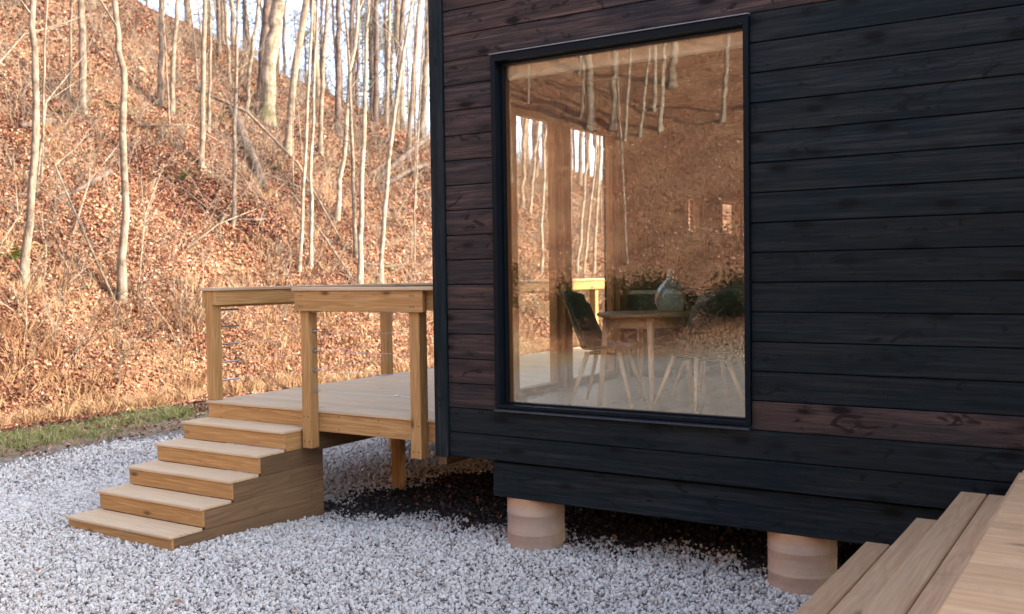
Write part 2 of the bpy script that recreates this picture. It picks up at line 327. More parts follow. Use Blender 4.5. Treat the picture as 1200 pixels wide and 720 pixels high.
# apply the random spin first: euler XYZ applies X then Y then Z, so build tilt with small spins only about Z
ff=np.sin(x*.7+1.7*np.sin(y*.45))+.8*np.sin(y*1.35-x*.9+1)+.5*np.sin(x*2.9+y*2.3)+.35*np.sin(y*5.1-x*4.3)+rng.normal(0,.55,n)
ids=rng.integers(0,6,n); src=[leaf(i) for i in range(6)]
LEAFD=blade_mat_('dark_fallen_leaf',[(0,(.05,.022,.016)),(.4,(.11,.042,.028)),(.8,(.20,.08,.05)),(1,(.32,.17,.11))])  # darker leaf tone, also painting shadowed crevices of the slope
LEAFP=blade_mat_('pale_fallen_leaf',[(0,(.17,.07,.04)),(.4,(.31,.15,.085)),(.8,(.43,.25,.15)),(1,(.54,.40,.28))])
for nm,mt,kk,lb in (('leaf_litter',LEAF,(ff>-.9)&(ff<.95),'red brown fallen leaves covering most of the hillside'),('dark_leaf_litter',LEAFD,(ff<=-.9)&(rng.random(n)<.8),'dark fallen leaves in patches on the hillside, also standing in for its shadowed crevices'),('pale_leaf_litter',LEAFP,ff>=.95,'pale straw coloured fallen leaves in drifts on the hillside')):
    tag(scatter(nm,mt,[m_.copy() for m_ in src],np.stack([x,y,z],1)[kk],rot[kk],np.stack([s,s,s],1)[kk],ids[kk]),lb,'leaf litter',kind='stuff')
# dry grass and twigs on the cut bank, green grass at its foot
def tuft(seed,nb,h,spread,wid):
    r=random.Random(seed); vs=[];fs=[]
    for i in range(nb):
        a=r.uniform(0,6.28); b=r.uniform(0,.35*spread); px,py=b*math.cos(a),b*math.sin(a); hh=h*r.uniform(.5,1.1); ln=spread*r.uniform(.2,1.); wa=r.uniform(0,3.14); wx,wy=wid*math.cos(wa),wid*math.sin(wa)
        o=len(vs)
        for t in (0,.5,1.):
            q=(px+ln*math.cos(a)*t*t,py+ln*math.sin(a)*t*t,hh*(t-.35*t*t*ln/h*.6))
            if t<1: vs+=[(q[0]-wx*(1-t*.5),q[1]-wy*(1-t*.5),q[2]),(q[0]+wx*(1-t*.5),q[1]+wy*(1-t*.5),q[2])]
            else: vs.append(q)
        fs+=[(o,o+1,o+3,o+2),(o+2,o+3,o+4)]
    return pyd('tuft',vs,fs)
def blade_mat(name,stops):
    B=NB(name,.7); B.col(B.ramp(B.rnd(),stops)); B.b.inputs['Specular IOR Level'].default_value=.2; return B.m
DRY=blade_mat('dry_grass',[(0,(.19,.095,.05)),(.4,(.31,.18,.095)),(.8,(.42,.28,.16)),(1,(.25,.13,.07))])
GRN=blade_mat('green_grass',[(0,(.11,.17,.04)),(.3,(.22,.27,.07)),(.6,(.36,.33,.14)),(1,(.46,.36,.20))])
def sc_tufts(name,mat,src,x,y,s0,s1,label,cat):
    n=len(x); s=rng.uniform(s0,s1,n); return tag(scatter(name,mat,src,np.stack([x,y,terr(x,y)-.01],1),np.stack([rng.normal(0,.15,n),rng.normal(0,.15,n),rng.uniform(0,6.28,n)],1),np.stack([s,s,s],1),rng.integers(0,len(src),n)),label,cat,kind='stuff')
n=1500; y=rng.uniform(-2,24,n); t=rng.random(n)**1.6*3.2; x=-13.3-.35*np.sin(y*.45)-t
n2=2600; y2=rng.uniform(-1,30,n2); x2=-13.5-rng.random(n2)**1.2*9
pk=(np.sin(x2*1.1+y2*.7)+np.sin(y2*1.9-x2))>.1
sc_tufts('dry_grass',DRY,[tuft(i,16,.34,.32,.006) for i in range(5)],np.concatenate([x,x2[pk]]),np.concatenate([y,y2[pk]]),.6,1.3,'straw coloured dry grass and stems hanging on the cut bank','dry grass')
n=9500; y=rng.uniform(-1.5,14,n); x=-12.65+rng.normal(0,.33,n)+.25*np.sin(y*.8); k=(x>-13.9)&(x<-11.3)&((np.sin(y*2.1)+np.sin(y*.9+x)+rng.normal(0,.6,n)+.9-.40*np.abs(y-1.0))>.35); x,y=x[k],y[k]
sc_tufts('green_grass',GRN,[tuft(20+i,12,.10,.07,.004) for i in range(4)],x,y,.6,1.3,'short green grass strip between the gravel and the bank','grass')
# ================================================================ CABIN
PK=.19; Z0=.677
cab=empty('cabin',(-4.67,0,0),'black charred timber cabin with a tall picture window, standing on round piers','cabin')
rr=random.Random(3)
def planks(x0,x1,z0,z1,y0=0.,y1=.022):
    k=0
    while True:
        a=Z0+k*PK; b=a+PK
        if b>z0+.01 and a<z1-.01:
            lo=max(a,z0)+.003; hi=min(b,z1)-.003; dy=rr.uniform(-.0015,.0015)
            red=x1<-4. or abs(lo-.870)<.01 and False or (x0>-2.2 and x1>0 and any(abs(lo-(Z0+q*PK+.003))<.01 for q in (2,))) or (x0<-4.5 and lo>3.7)
            box('plank',x0+.001,x1-.001,y0+dy,y1+dy,lo,hi,(CHARR if red else CHAR)[0],cab,.004,own=True)
        k+=1
        if a>z1: break
ZT=5.5; XR=5.2
WX0,WX1,WZ0,WZ1=-4.093,-2.127,1.057,3.717
planks(-4.545,XR,Z0,WZ0); planks(-4.545,WX0,WZ0,WZ1); planks(WX1,XR,WZ0,WZ1); planks(-4.545,XR,WZ1,ZT)
box('corner_board',-4.67,-4.548,-.022,.13,.668,ZT,CHAR[2],cab,.005)
# dark sheathing behind the cladding, in four pieces round the window
for a,b,c,d in ((-4.66,XR,Z0+.004,WZ0),(-4.66,WX0,WZ0,WZ1),(WX1,XR,WZ0,WZ1),(-4.66,XR,WZ1,ZT)): box('wall',a,b,.026,.19,c,d,BLACKB,cab,0)
box('skirt_board',-4.175,XR,.05,.11,.395,.662,CHAR[0],cab,.006)
box('skirt_board',-4.175,-4.115,.112,8.2,.40,.66,CHAR[1],cab,.006)
# left wall with the glazed opening and two small windows
FL=1.02; WL0,WL1=-4.66,-4.46
for (a,b,c,d) in ((.19,.90,Z0,ZT),(.90,2.81,Z0,.99),(.90,2.81,3.50,ZT),(2.81,4.60,Z0,ZT),(4.60,5.08,Z0,2.42),(4.60,5.08,3.02,ZT),(5.08,5.70,Z0,ZT),(5.70,6.50,Z0,2.42),(5.70,6.50,3.02,ZT),(6.50,8.2,Z0,ZT)):
    box('wall',-4.60,WL1,a,b,c,d,INW[2],cab,0)
k=0
while Z0+k*PK<ZT:      # cladding of the left wall
    a=Z0+k*PK+.003; b=a+PK-.006
    spans=[(.13,8.2)]
    if 1.0<b and a<3.49: spans=[(.13,.88),(2.83,8.2)]
    if a>2.4 and b<3.04: spans=[(.13,.88),(2.83,4.58),(5.1,5.68),(6.52,8.2)]
    for p,q in spans: box('plank',-4.645,-4.622,p,q,a,b,CHAR[1],cab,.004)
    k+=1
box('wall',-4.66,XR,8.2,8.4,Z0,ZT,INW[0],cab,0); box('wall',XR-.01,XR+.2,0,8.4,Z0,ZT,BLACKB,cab,0)
box('wall',-.6,-.45,.19,8.2,FL,3.99,INW[1],cab,0)
box('interior_ceiling',-4.46,XR,.19,8.2,4.0,4.1,INW[1],cab,0)
box('roof',-4.70,XR+.25,-.04,8.5,ZT,ZT+.14,BLACKB,cab,.01)
box('floor',-4.6,XR,.16,8.2,.70,FL,wood('floor_board',1,(.50,.42,.30),(.42,.33,.22),.4,.7),cab,0)
# ceiling beams
for yy in (1.6,3.2,4.8,6.4): box('ceiling_beam',-4.45,-.61,yy,yy+.14,3.78,3.998,INW[0],cab,.006)
# picture window
win=bpy.data.objects.new('window_frame',None)
wm=MB()
def barbox(x0,x1,y0,y1,z0,z1):
    vs=[(x,y,z) for x in (x0,x1) for y in (y0,y1) for z in (z0,z1)]; return vs,[(0,1,3,2),(4,6,7,5),(0,4,5,1),(2,3,7,6),(0,2,6,4),(1,5,7,3)]
def frame_mesh(x0,x1,z0,z1,y0,y1,wl_,wr,wb,wt):
    mb=MB(); mb.add(barbox(x0,x0+wl_,y0,y1,z0,z1)); mb.add(barbox(x1-wr,x1,y0,y1,z0,z1)); mb.add(barbox(x0+wl_,x1-wr,y0,y1,z0,z0+wb)); mb.add(barbox(x0+wl_,x1-wr,y0,y1,z1-wt,z1)); return mb
mb=frame_mesh(WX0,WX1,WZ0+.03,WZ1-.012,-.028,.10,.036,.034,.022,.05)
mb.add(frame_mesh(WX0+.036,WX1-.034,WZ0+.052,WZ1-.062,.055,.10,.012,.010,.012,.014))if False else None
wf=link('window',mb.mesh('window'),ALU,cab,(4.67,0,0))
mb2=frame_mesh(WX0+.0362,WX1-.0342,WZ0+.0522,WZ1-.0622,.05,.099,.016,.012,.012,.012)
link('glazing_bead',mb2.mesh('glazing_bead'),ALU,wf,(0,0,0))
sv=[(WX0,.02,WZ0+.029),(WX1,.02,WZ0+.029),(WX1,-.05,WZ0+.016),(WX0,-.05,WZ0+.016),(WX0,-.05,WZ0+.004),(WX1,-.05,WZ0+.004),(WX1,.02,WZ0+.001),(WX0,.02,WZ0+.001)]
link('sill',pyd('sill',sv,[(0,3,2,1),(3,4,5,2),(4,7,6,5),(0,1,6,7),(1,2,5,6),(0,7,4,3)]),plain('sill_aluminium',(.05,.065,.085),.3,.6,.5),wf,(0,0,0))
hv=[(WX0-.005,-.040,WZ1-.004),(WX1+.005,-.040,WZ1-.004),(WX1+.005,.02,WZ1+.006),(WX0-.005,.02,WZ1+.006),(WX0-.005,-.040,WZ1-.011),(WX1+.005,-.040,WZ1-.011),(WX1+.005,.02,WZ1-.011),(WX0-.005,.02,WZ1-.011)]
link('drip_edge',pyd('drip_edge',hv,[(0,1,2,3),(0,4,5,1),(4,7,6,5),(1,5,6,2),(0,3,7,4)]),plain('drip_aluminium',(.20,.22,.25),.3,.5,.5),wf,(0,0,0))
def glass(name,refl,wave=.0,tint=(.93,.96,.94)):
    m=bpy.data.materials.new(name); m.use_nodes=True; t=m.node_tree; t.nodes.clear(); N=t.nodes.new
    out=N('ShaderNodeOutputMaterial'); mx=N('ShaderNodeMixShader'); tr=N('ShaderNodeBsdfTransparent'); gl=N('ShaderNodeBsdfGlossy'); fr=N('ShaderNodeLayerWeight'); pw=N('ShaderNodeMath'); pw.operation='POWER'; pw.inputs[1].default_value=4.; ma=N('ShaderNodeMath')
    tr.inputs[0].default_value=(*tint,1); gl.inputs['Roughness'].default_value=.0; gl.inputs['Color'].default_value=(.97,.97,.97,1); fr.inputs['Blend'].default_value=.5
    ma.operation='MULTIPLY_ADD'; ma.inputs[1].default_value=.9; ma.inputs[2].default_value=refl; ma.use_clamp=True
    L=t.links.new; L(fr.outputs['Facing'],pw.inputs[0]); L(pw.outputs[0],ma.inputs[0]); L(ma.outputs[0],mx.inputs[0]); L(tr.outputs[0],mx.inputs[1]); L(gl.outputs[0],mx.inputs[2]); L(mx.outputs[0],out.inputs[0])
    if wave:
        tc=N('ShaderNodeTexCoord'); no=N('ShaderNodeTexNoise'); no.inputs['Scale'].default_value=1.6; no.inputs['Detail'].default_value=1.; bu=N('ShaderNodeBump'); bu.inputs['Strength'].default_value=wave; bu.inputs['Distance'].default_value=.004
        L(tc.outputs['Object'],no.inputs['Vector']); L(no.outputs[0],bu.inputs['Height']); L(bu.outputs[0],gl.inputs['Normal'])
    return m
GL=glass('window_glass',.125,.022,(.985,.99,.98)); GL2=glass('side_glass',.02,0,(.985,.995,.98))
o=box('pane',WX0+.037,WX1-.035,.072,.080,WZ0+.053,WZ1-.063,GL,wf,0); o.location=(o.location.x,o.location.y,o.location.z)
o=box('blind_cassette',WX0+.04,WX1-.04,.13,.185,3.545,3.64,BLIND,cab,.01)
# interior window reveal
for a,b,c,d in ((WX0+.0,WX0+.036,WZ0,WZ1),(WX1-.034,WX1,WZ0,WZ1)): box('window_lining',a,b,.101,.21,c,d,INW[2],cab,.003)
box('window_lining',WX0+.037,WX1-.035,.101,.21,WZ0+.01,WZ0+.05,INW[0],cab,.003)
box('window_lining',WX0+.037,WX1-.035,.101,.128,WZ1-.07,WZ1-.02,INW[0],cab,.003)
# sliding glass door in the left wall
def slab(y0,y1,z0,z1,st,bot,x0=-4.58,x1=-4.50):
    d=bpy.data.objects.new('x',None); bpy.data.objects.remove(d)
    o=box('sliding_door' if st>.05 else 'small_window',x0,x1,y0,y0+st,z0,z1,INW[2],cab,.004,own=True)
    box('stile',x0,x1,y1-st,y1,z0,z1,INW[2],o,.004); box('rail',x0+.001,x1-.001,y0+st+.001,y1-st-.001,z1-st,z1,INW[1],o,.004); box('rail',x0+.001,x1-.001,y0+st+.001,y1-st-.001,z0,z0+bot,INW[1],o,.004)
    box('pane',-4.545,-4.537,y0+st-.004,y1-st+.004,z0+bot-.004,z1-st+.004,GL2,o,0); return o
slab(.902,1.66,.992,3.498,.052,.10); slab(1.80,2.808,.992,3.498,.052,.10)
box('door_post',-4.60,-4.44,1.662,1.798,.992,3.498,INW[2],cab,.006)
box('door_sill',-4.72,-4.59,.86,2.85,.93,.988,INW[1],cab,.006)
slab(4.602,5.078,2.422,3.018,.045,.045); slab(5.702,6.498,2.422,3.018,.045,.045)
# piers
def pier_mat():
    B=NB('cast_concrete_pier',.8); v=B.coord((1,1,1))
    band=B.noise(B.coord((.6,.6,26)),1.,3,.6); c=B.mix(B.ramp(band,[(.3,0.),(.7,1.)]),(.43,.30,.205),(.48,.345,.24))
    c=B.mix(B.ramp(B.noise(v,5,6,.7),[(.45,0.),(.72,.8)]),c,(.34,.27,.235)); c=B.mix(B.ramp(B.noise(v,60,2,.5),[(.72,0.),(.76,1.)]),c,(.10,.07,.06))
    sp=B.n('ShaderNodeSeparateXYZ'); B.l(B.n('ShaderNodeTexCoord').outputs['Object'],sp.inputs[0]); 
    c=B.mix(B.ramp(B.math('MULTIPLY_ADD',sp.outputs[2],1.,.0),[(.30,0.),(.36,.5)]),c,(.50,.25,.09)); B.col(c); B.bump(B.math('ADD',band,B.noise(v,30,4)),.4,.01); return B.m
PM=pier_mat()
def pier(x,y):
    pr=[(.0,-.2),(.221,-.2),(.221,.02),(.2195,.11),(.2225,.115),(.2225,.122),(.2195,.127),(.22,.26),(.223,.265),(.223,.272),(.22,.277),(.221,.395),(.0,.396)]
    o=link('pier',pyd('pier',*lathe(pr,40),smooth=False),PM,cab,(x+4.67,y,0)); 
    me=o.data; me.polygons.foreach_set('use_smooth',[True]*len(me.polygons)); 
    me.update()
    try: me.set_sharp_from_angle(angle=R_(40))
    except Exception: pass
for x,y in ((-3.93,.27),(-1.885,.27),(.45,.27),(2.7,.27),(-3.93,3.6),(-1.8,3.6),(.45,3.6),(-3.93,7.2),(-1.8,7.2)): pier(x,y)
for yy in (3.6,7.2): box('floor_beam',-4.1,XR,yy-.06,yy+.06,.40,.655,CHAR[0],cab,.006)
box('floor_deck',-4.4,XR,.12,8.1,.664,.695,BLACKB,cab,0)
# unseen roof and posts over the right-hand porch, added to block sky light
box('sky_blocker_roof',.9,XR+.2,-3.9,-.06,3.95,4.15,BLACKB,cab,.01)
for x,y in ((1.05,-3.75),(4.9,-3.75)): box('sky_blocker_post',x-.07,x+.07,y-.07,y+.07,.96,3.948,CHAR[2],cab,.006)
# ================================================================ WOODEN DECK (left)
DZ=.909; DY=.2036; DX0,DX1=-7.60,-4.725
dk=empty('wooden_deck',(-6.2,3.8,0),'raised pine deck with cable railing on the left side of the black cabin','deck')
y=DY; i=0
while y<8.9:
    w_=.138; dz=rr.uniform(-.0012,.0012); box('deck_board',DX0+.0,DX1,y,y+w_,DZ-.025+dz,DZ+dz,DECKW[0],dk,.003); y+=.1435
box('rim_joist',DX0+.02,DX1+.03,DY+.018,DY+.056,DZ-.19,DZ-.0265,PINE[0],dk,.003)
box('rim_joist',DX0+.018,DX0+.056,DY+.06,8.9,DZ-.19,DZ-.0265,PINE[1],dk,.003)
for x in np.arange(DX0+.45,DX1,.42): box('joist',x-.019,x+.019,DY+.06,8.9,DZ-.185,DZ-.0268,PINE[1],dk,.002)
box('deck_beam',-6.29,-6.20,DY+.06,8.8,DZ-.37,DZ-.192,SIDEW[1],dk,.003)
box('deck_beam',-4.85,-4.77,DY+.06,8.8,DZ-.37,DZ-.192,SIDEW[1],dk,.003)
for x,y in ((-6.235,1.43),(-6.235,4.2),(-6.235,7.0),(-7.5,2.9),(-7.5,6.6),(-4.81,4.2),(-4.81,1.6)): box('deck_leg',x-.055,x+.055,y-.045,y+.045,-.15,DZ-(.372 if x>-7 else .195),PINE[2],dk,.004)
PW=.14
box('railing_post',-5.02,-4.915,.1145,DY+.016,.595,1.962,PINE[2],dk,.005)          # post nearest the cabin
box('railing_post',-6.235,-6.13,.1145,DY+.016,.58,1.962,PINE[2],dk,.005)            # post at the stair head
for yy in (.29,2.86,5.5,8.1): box('railing_post',-7.615,-7.51,yy-.052,yy+.053,DZ+.002,1.962,PINE[2],dk,.005)
box('railing_beam',-6.26,-4.845,.076,.113,1.787,1.962,PINE[0],dk,.004)
box('railing_beam',-4.905,-4.69,.135,.173,1.80,1.962,PINE[0],dk,.004)
box('railing_beam',-7.655,-7.617,.235,8.8,1.80,1.962,PINE[1],dk,.004)
box('railing_beam',-7.508,-7.47,.235,8.8,1.825,1.962,PINE[1],dk,.004)
box('railing_cap',-6.28,-4.69,.058,.235,1.9635,1.992,DECKW[0],dk,.004); box('railing_cap',-7.675,-7.45,.215,8.85,1.9635,1.992,DECKW[1],dk,.004)
# front end board closing the rail (seen across the stair head, inner face in shade)
def screws(x0,x1,zs,y,par_):
    mb=MB()
    for z in zs:
        for xx in (x0,x1): mb.tube([(xx,y+.002,z),(xx,y-.002,z)],.006,6)
    o=link('screw_head',mb.mesh('screw_head'),SCREW,par_,(6.2,-3.8,0)); o['kind']='stuff'
SCREW=plain('dark_screw',(.05,.04,.035),.5,.6)
screws(-4.995,-4.94,(.65,.86,1.83,1.91),.1140,dk); screws(-6.21,-6.155,(.64,.86),.1140,dk); screws(-6.20,-6.17,(1.83,1.92),.0757,dk); screws(-4.97,-4.94,(1.83,1.92),.0757,dk)
screws(-5.9,-5.45,(.75,.86),DY+.0177,dk); screws(-7.4,-6.9,(.76,.86),DY+.0177,dk)
for k,z in enumerate((1.09,1.266,1.44,1.612,1.782)):
    mb=MB().tube([(-6.13,.167,z),(-5.5,.167,z-.006),(-5.02,.167,z)],.0016,4); o=link('cable',mb.mesh('cable'),STEEL,dk,(6.2,-3.8,0))
    ends=((-6.13,1,.167),)+(((-5.25,0,.167),) if k==0 else ())
    for ex,head,yy in ends:
        f_=MB()
        if head: f_.tube([(ex+.001,yy,z),(ex+.007,yy,z)],.023,12); f_.tube([(ex+.007,yy,z),(ex+.028,yy,z)],.014,6)
        f_.tube([(ex+.02,yy,z),(ex+.075,yy,z)],.0065,8)
        link('cable_fitting',f_.mesh('cable_fitting'),STEEL,o,(0,0,0))
for k,z in enumerate((1.09,1.266,1.44,1.612,1.775)):
    mb=MB().tube([(-7.56,.344,z),(-7.56,1.6,z-.008),(-7.56,2.8,z),(-7.56,4.2,z-.008),(-7.56,5.5,z),(-7.56,8.05,z)],.0016,4); o=link('cable',mb.mesh('cable'),STEEL,dk,(6.2,-3.8,0))
    f_=MB(); f_.tube([(-7.56,.346,z),(-7.56,.352,z)],.018,10); f_.tube([(-7.56,.352,z),(-7.56,.60,z-.001)],.009,8); link('cable_fitting',f_.mesh('cable_fitting'),STEEL,o,(0,0,0))
# ================================================================ DECK STAIRS
SXL,SXR=-7.596,-6.259; RUN=.2986; RI=.1595
st=empty('deck_stairs',((SXL+SXR)/2,-.4,0),'five step pine stairs rising from the gravel to the left deck','stairs')
for k in range(1,6):
    zt=DZ-k*RI; yf=DY-k*RUN
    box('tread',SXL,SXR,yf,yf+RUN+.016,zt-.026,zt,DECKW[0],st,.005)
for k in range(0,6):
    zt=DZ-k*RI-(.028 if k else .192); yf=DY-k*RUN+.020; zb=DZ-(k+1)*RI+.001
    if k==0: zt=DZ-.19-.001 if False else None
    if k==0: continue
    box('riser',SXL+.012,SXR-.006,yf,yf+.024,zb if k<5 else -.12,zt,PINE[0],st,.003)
for k in range(1,6):
    zt=DZ-k*RI-.027; zb=max(DZ-(k+1)*RI-.025,-.16) if k<5 else -.16; yf=DY-k*RUN+.046; yb=DY+(.20 if k>1 else .015)
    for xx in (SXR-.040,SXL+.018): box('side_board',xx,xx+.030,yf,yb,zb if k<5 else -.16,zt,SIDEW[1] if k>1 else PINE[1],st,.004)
# ================================================================ PORCH STEPS (bottom right)
ps=empty('porch_steps',(-.4,-2.2,0),'weathered pine porch steps and landing at the bottom right, against the black wall','steps')
PY0,PY1=-4.6,-.035
for (xe,zt) in ((-1.41,.44),(-1.125,.62),(-.885,.80)):
    for j in range(2):
        a=xe+j*.1455; box('tread_board',a,a+.139,PY0,PY1+rr.uniform(-.008,.004),zt-.038,zt+rr.uniform(-.0015,.0015),PORCHW[1],ps,.006)
    box('riser',xe+.30,xe+.325,PY0,PY1-.01,zt-.036,zt+.14,PORCHW[1],ps,.003)
box('riser',-1.385,-1.36,PY0,PY1-.01,-.05,.401,PORCHW[1],ps,.003)
box('stringer',-1.35,-.3,PY1-.05,PY1-.012,.05,.40,PORCHW[0],ps,.003); box('stringer',-1.06,-.3,PY1-.05,PY1-.012,.402,.58,PORCHW[0],ps,.003)
y=PY1-.138
while y>-5.2:
    box('landing_board',-.565,1.9,y,y+.138,.955-.03,.955+rr.uniform(-.0012,.0012),PORCHW[0],ps,.003); y-=.1435
box('landing_rim',-.55,-.512,-5.2,PY1-.01,.76,.923,PORCHW[1],ps,.003)
for x,y in ((-.4,-4.9),(1.5,-4.9),(1.5,-.4),(-.4,-.4)): box('landing_leg',x-.05,x+.05,y-.05,y+.05,-.1,.922,PINE[2],ps,.003)
FG=[
 ('pale','pale crooked sapling nearest the left edge, rooted low on the leafy bank',-16.43,3.7,1.99,-16.27,3.92,4.75,-16.32,3.97,6.97,0.074),
 ('pale','pale bark tree with a kink high in its trunk, rooted just above the cut bank',-15.93,5.3,1.69,-15.91,5.46,5.68,-16.08,5.42,7.26,0.079),
 ('grey','grey straight trunk near the top left, between the two nearest saplings',-21.43,8.31,6.08,-21.44,8.36,7.57,-21.48,8.38,8.79,0.092),
 ('grey','thicker left trunk of the pair standing side by side on the upper slope',-21.7,10.72,6.62,-21.66,10.81,8.04,-21.66,10.86,9.38,0.089),
 ('pale','thin right trunk of the pair standing side by side on the upper slope',-21.32,10.77,6.36,-21.26,10.87,8,-21.19,10.97,9.33,0.066),
 ('grey','straight brown trunk standing alone in mid slope above the stairs',-19.26,9.99,4.78,-19.23,10.08,6.77,-19.21,10.18,8.83,0.072),
 ('pale','very thin trunk just right of the lone mid slope tree, higher up',-20.92,11.63,5.94,-20.89,11.72,7.65,-20.88,11.78,9.01,0.045),
 ('pale','leaning thin tree just left of the thickest trunk on the ridge',-22.31,14.24,6.78,-22.25,14.34,8.26,-22.07,14.52,9.77,0.063),
 ('mossy','thickest tree on the slope, cream lit trunk with moss at its foot',-23.05,15.72,6.93,-22.93,15.89,9.13,-22.76,16.06,10.72,0.239),
 ('dark','dark trunk close behind the thickest tree on the ridge',-24.13,16.54,7.76,-24.09,16.63,9.42,-23.96,16.78,11.07,0.152),
 ('grey','stout trunk leaning right, next tree right of the thickest one',-20.48,14.04,5.59,-20.3,14.25,8,-20.04,14.49,9.93,0.121),
 ('white','left stem of two white stems above the stair head railing',-15.86,9.79,2.22,-15.77,9.93,4.46,-15.65,10.16,8.25,0.043),
 ('white','right stem of two white stems above the stair head railing',-15.88,10.16,2.25,-15.88,10.26,4.88,-15.78,10.46,8.34,0.048),
 ('grey','slim grey tree leaning slightly right behind the white stems',-21.52,16.47,5.9,-21.47,16.61,8.54,-21.35,16.77,10.65,0.079),
 ('dark','dark upright trunk at the ridge line right of the grey leaning trees',-22.66,18.54,6.81,-22.68,18.62,9.03,-22.67,18.71,11.3,0.114),
 ('white','white sapling leaning right that starts halfway up the slope',-17.95,13.3,3.58,-17.75,13.53,6.23,-17.51,13.81,9.37,0.068),
 ('white','white tree rising from behind the middle of the railing beam',-15.54,11.41,1.86,-15.51,11.54,4.57,-15.39,11.77,8.57,0.07),
 ('white','wavy forked white sapling nearest the corner board of the cabin',-15.87,12.57,1.89,-15.73,12.78,4.89,-15.4,13.11,7.83,0.063),
 ('grey','slim trunk leaning right just left of the cabin corner',-21.5,20.78,6.1,-21.37,20.98,8.97,-21.19,21.2,11.62,0.089),
 ('dark','dark slim trunk on the ridge near the cabin corner',-23.01,22,7.41,-22.92,22.17,10.27,-22.8,22.32,12.13,0.109),
 ('dark','dark upright trunk on the ridge above the wavy white sapling',-23.17,21.05,7.53,-23.16,21.16,10.12,-23.17,21.22,11.94,0.107),
 ('pale','pale trunk partly hidden by the cabin corner at the ridge',-22.54,22.9,7.03,-22.45,23.07,9.74,-22.36,23.23,12.26,0.126),
 ('pale','hair thin sapling just right of the leftmost tree, mid slope',-18.93,5.65,4.12,-18.91,5.73,5.72,-18.89,5.8,7.11,0.026),
 ('pale','hair thin sapling left of the grey straight trunk at the top left',-21.87,8.28,6.45,-21.86,8.33,7.62,-21.85,8.39,8.85,0.036),
 ('dark','slim dark trunk on the ridge behind the right leaning white sapling',-23.58,20.17,7.61,-23.57,20.27,10.01,-23.53,20.36,11.81,0.09),
 ('grey','slim grey trunk on the ridge left of the cabin corner',-22.96,21.37,7.39,-22.9,21.51,10.15,-22.86,21.61,11.98,0.077),
]
WT=[
 (-18.84,23.94,4.42,-18.76,24.15,8.25,0.077),
 (-18.63,24.12,4.27,-18.37,24.43,7.94,0.054),
 (-16.16,20.72,2.11,-16.05,21,7.26,0.054),
 (-20.05,27.67,5.16,-20.04,27.81,8.55,0.136),
 (-15.84,22.5,2.04,-15.44,22.96,7.45,0.057),
 (-15.76,22.83,1.95,-15.41,23.25,6.92,0.05),
 (-15.93,23.87,2.09,-15.76,24.17,7.06,0.059),
 (-19.3,31.11,4.25,-19.26,31.29,8.21,0.09),
 (-16.9,26.93,2.72,-16.87,27.14,7.51,0.064),
 (-20.5,27.63,5.46,-20.52,27.74,8.59,0.119),
 (-20.63,33.06,5.32,-20.66,33.19,8.94,0.114),
]
REAR=[
 (-18.62,-28.65,7.84,-18.7,-28.72,10.89,0.237),
 (-17.71,-28.8,7.71,-17.68,-28.94,10.8,0.185),
 (-16.64,-27.65,7.07,-16.44,-27.93,10.77,0.081),
 (-16.13,-27.94,7.21,-15.83,-28.27,10.75,0.081),
 (-15.4,-28.18,7.4,-15.29,-28.38,10.69,0.128),
 (-16.5,-30.08,8.49,-16.49,-30.16,10.19,0.119),
 (-16.41,-31.66,9.73,-16.37,-31.76,11.48,0.245),
 (-12.84,-27.87,7.44,-12.7,-28.07,10.28,0.138),
 (-22.91,-30.91,9.62,-22.89,-31.01,11.87,0.056),
 (-21.9,-33.86,11.28,-21.84,-33.93,12.26,0.156),
 (-12.68,-19.69,2.32,-12.94,-19.73,7.51,0.037),
]
# ================================================================ TREES
def bark(name,a,b,moss=0.,sc=1.):
    B=NB(name,.9); B.b.inputs['Specular IOR Level'].default_value=.15
    v=B.coord((1,1,.3)); n=B.noise(v,14*sc,5,.65); c=B.mix(B.ramp(n,[(.35,0.),(.62,1.)]),a,b)
    c=B.mix(B.ramp(B.noise(B.coord((1,1,1.6)),3.,4,.6),[(.5,0.),(.66,.8)]),c,tuple(x*.55 for x in a))
    if moss:
        sp=B.n('ShaderNodeSeparateXYZ'); B.l(B.n('ShaderNodeTexCoord').outputs['Object'],sp.inputs[0])
        c=B.mix(B.math('MULTIPLY',B.ramp(sp.outputs[2],[(0.,1.),(1.,0.)]),B.ramp(B.noise(B.coord(),2.5,3),[(.4,0.),(.55,1.)])),c,(.10,.11,.03))
    B.col(c); B.bump(n,.6,.02); return B.m
BARK={'pale':bark('pale_bark',(.13,.10,.075),(.29,.23,.175)),'grey':bark('grey_brown_bark',(.15,.11,.08),(.31,.235,.175)),'dark':bark('dark_bark',(.085,.06,.052),(.17,.125,.105)),
      'white':bark('white_bark',(.20,.16,.12),(.38,.32,.25)),'mossy':bark('mossy_cream_bark',(.16,.125,.09),(.36,.30,.22),1.)}
TWIG={k:v for k,v in BARK.items()}
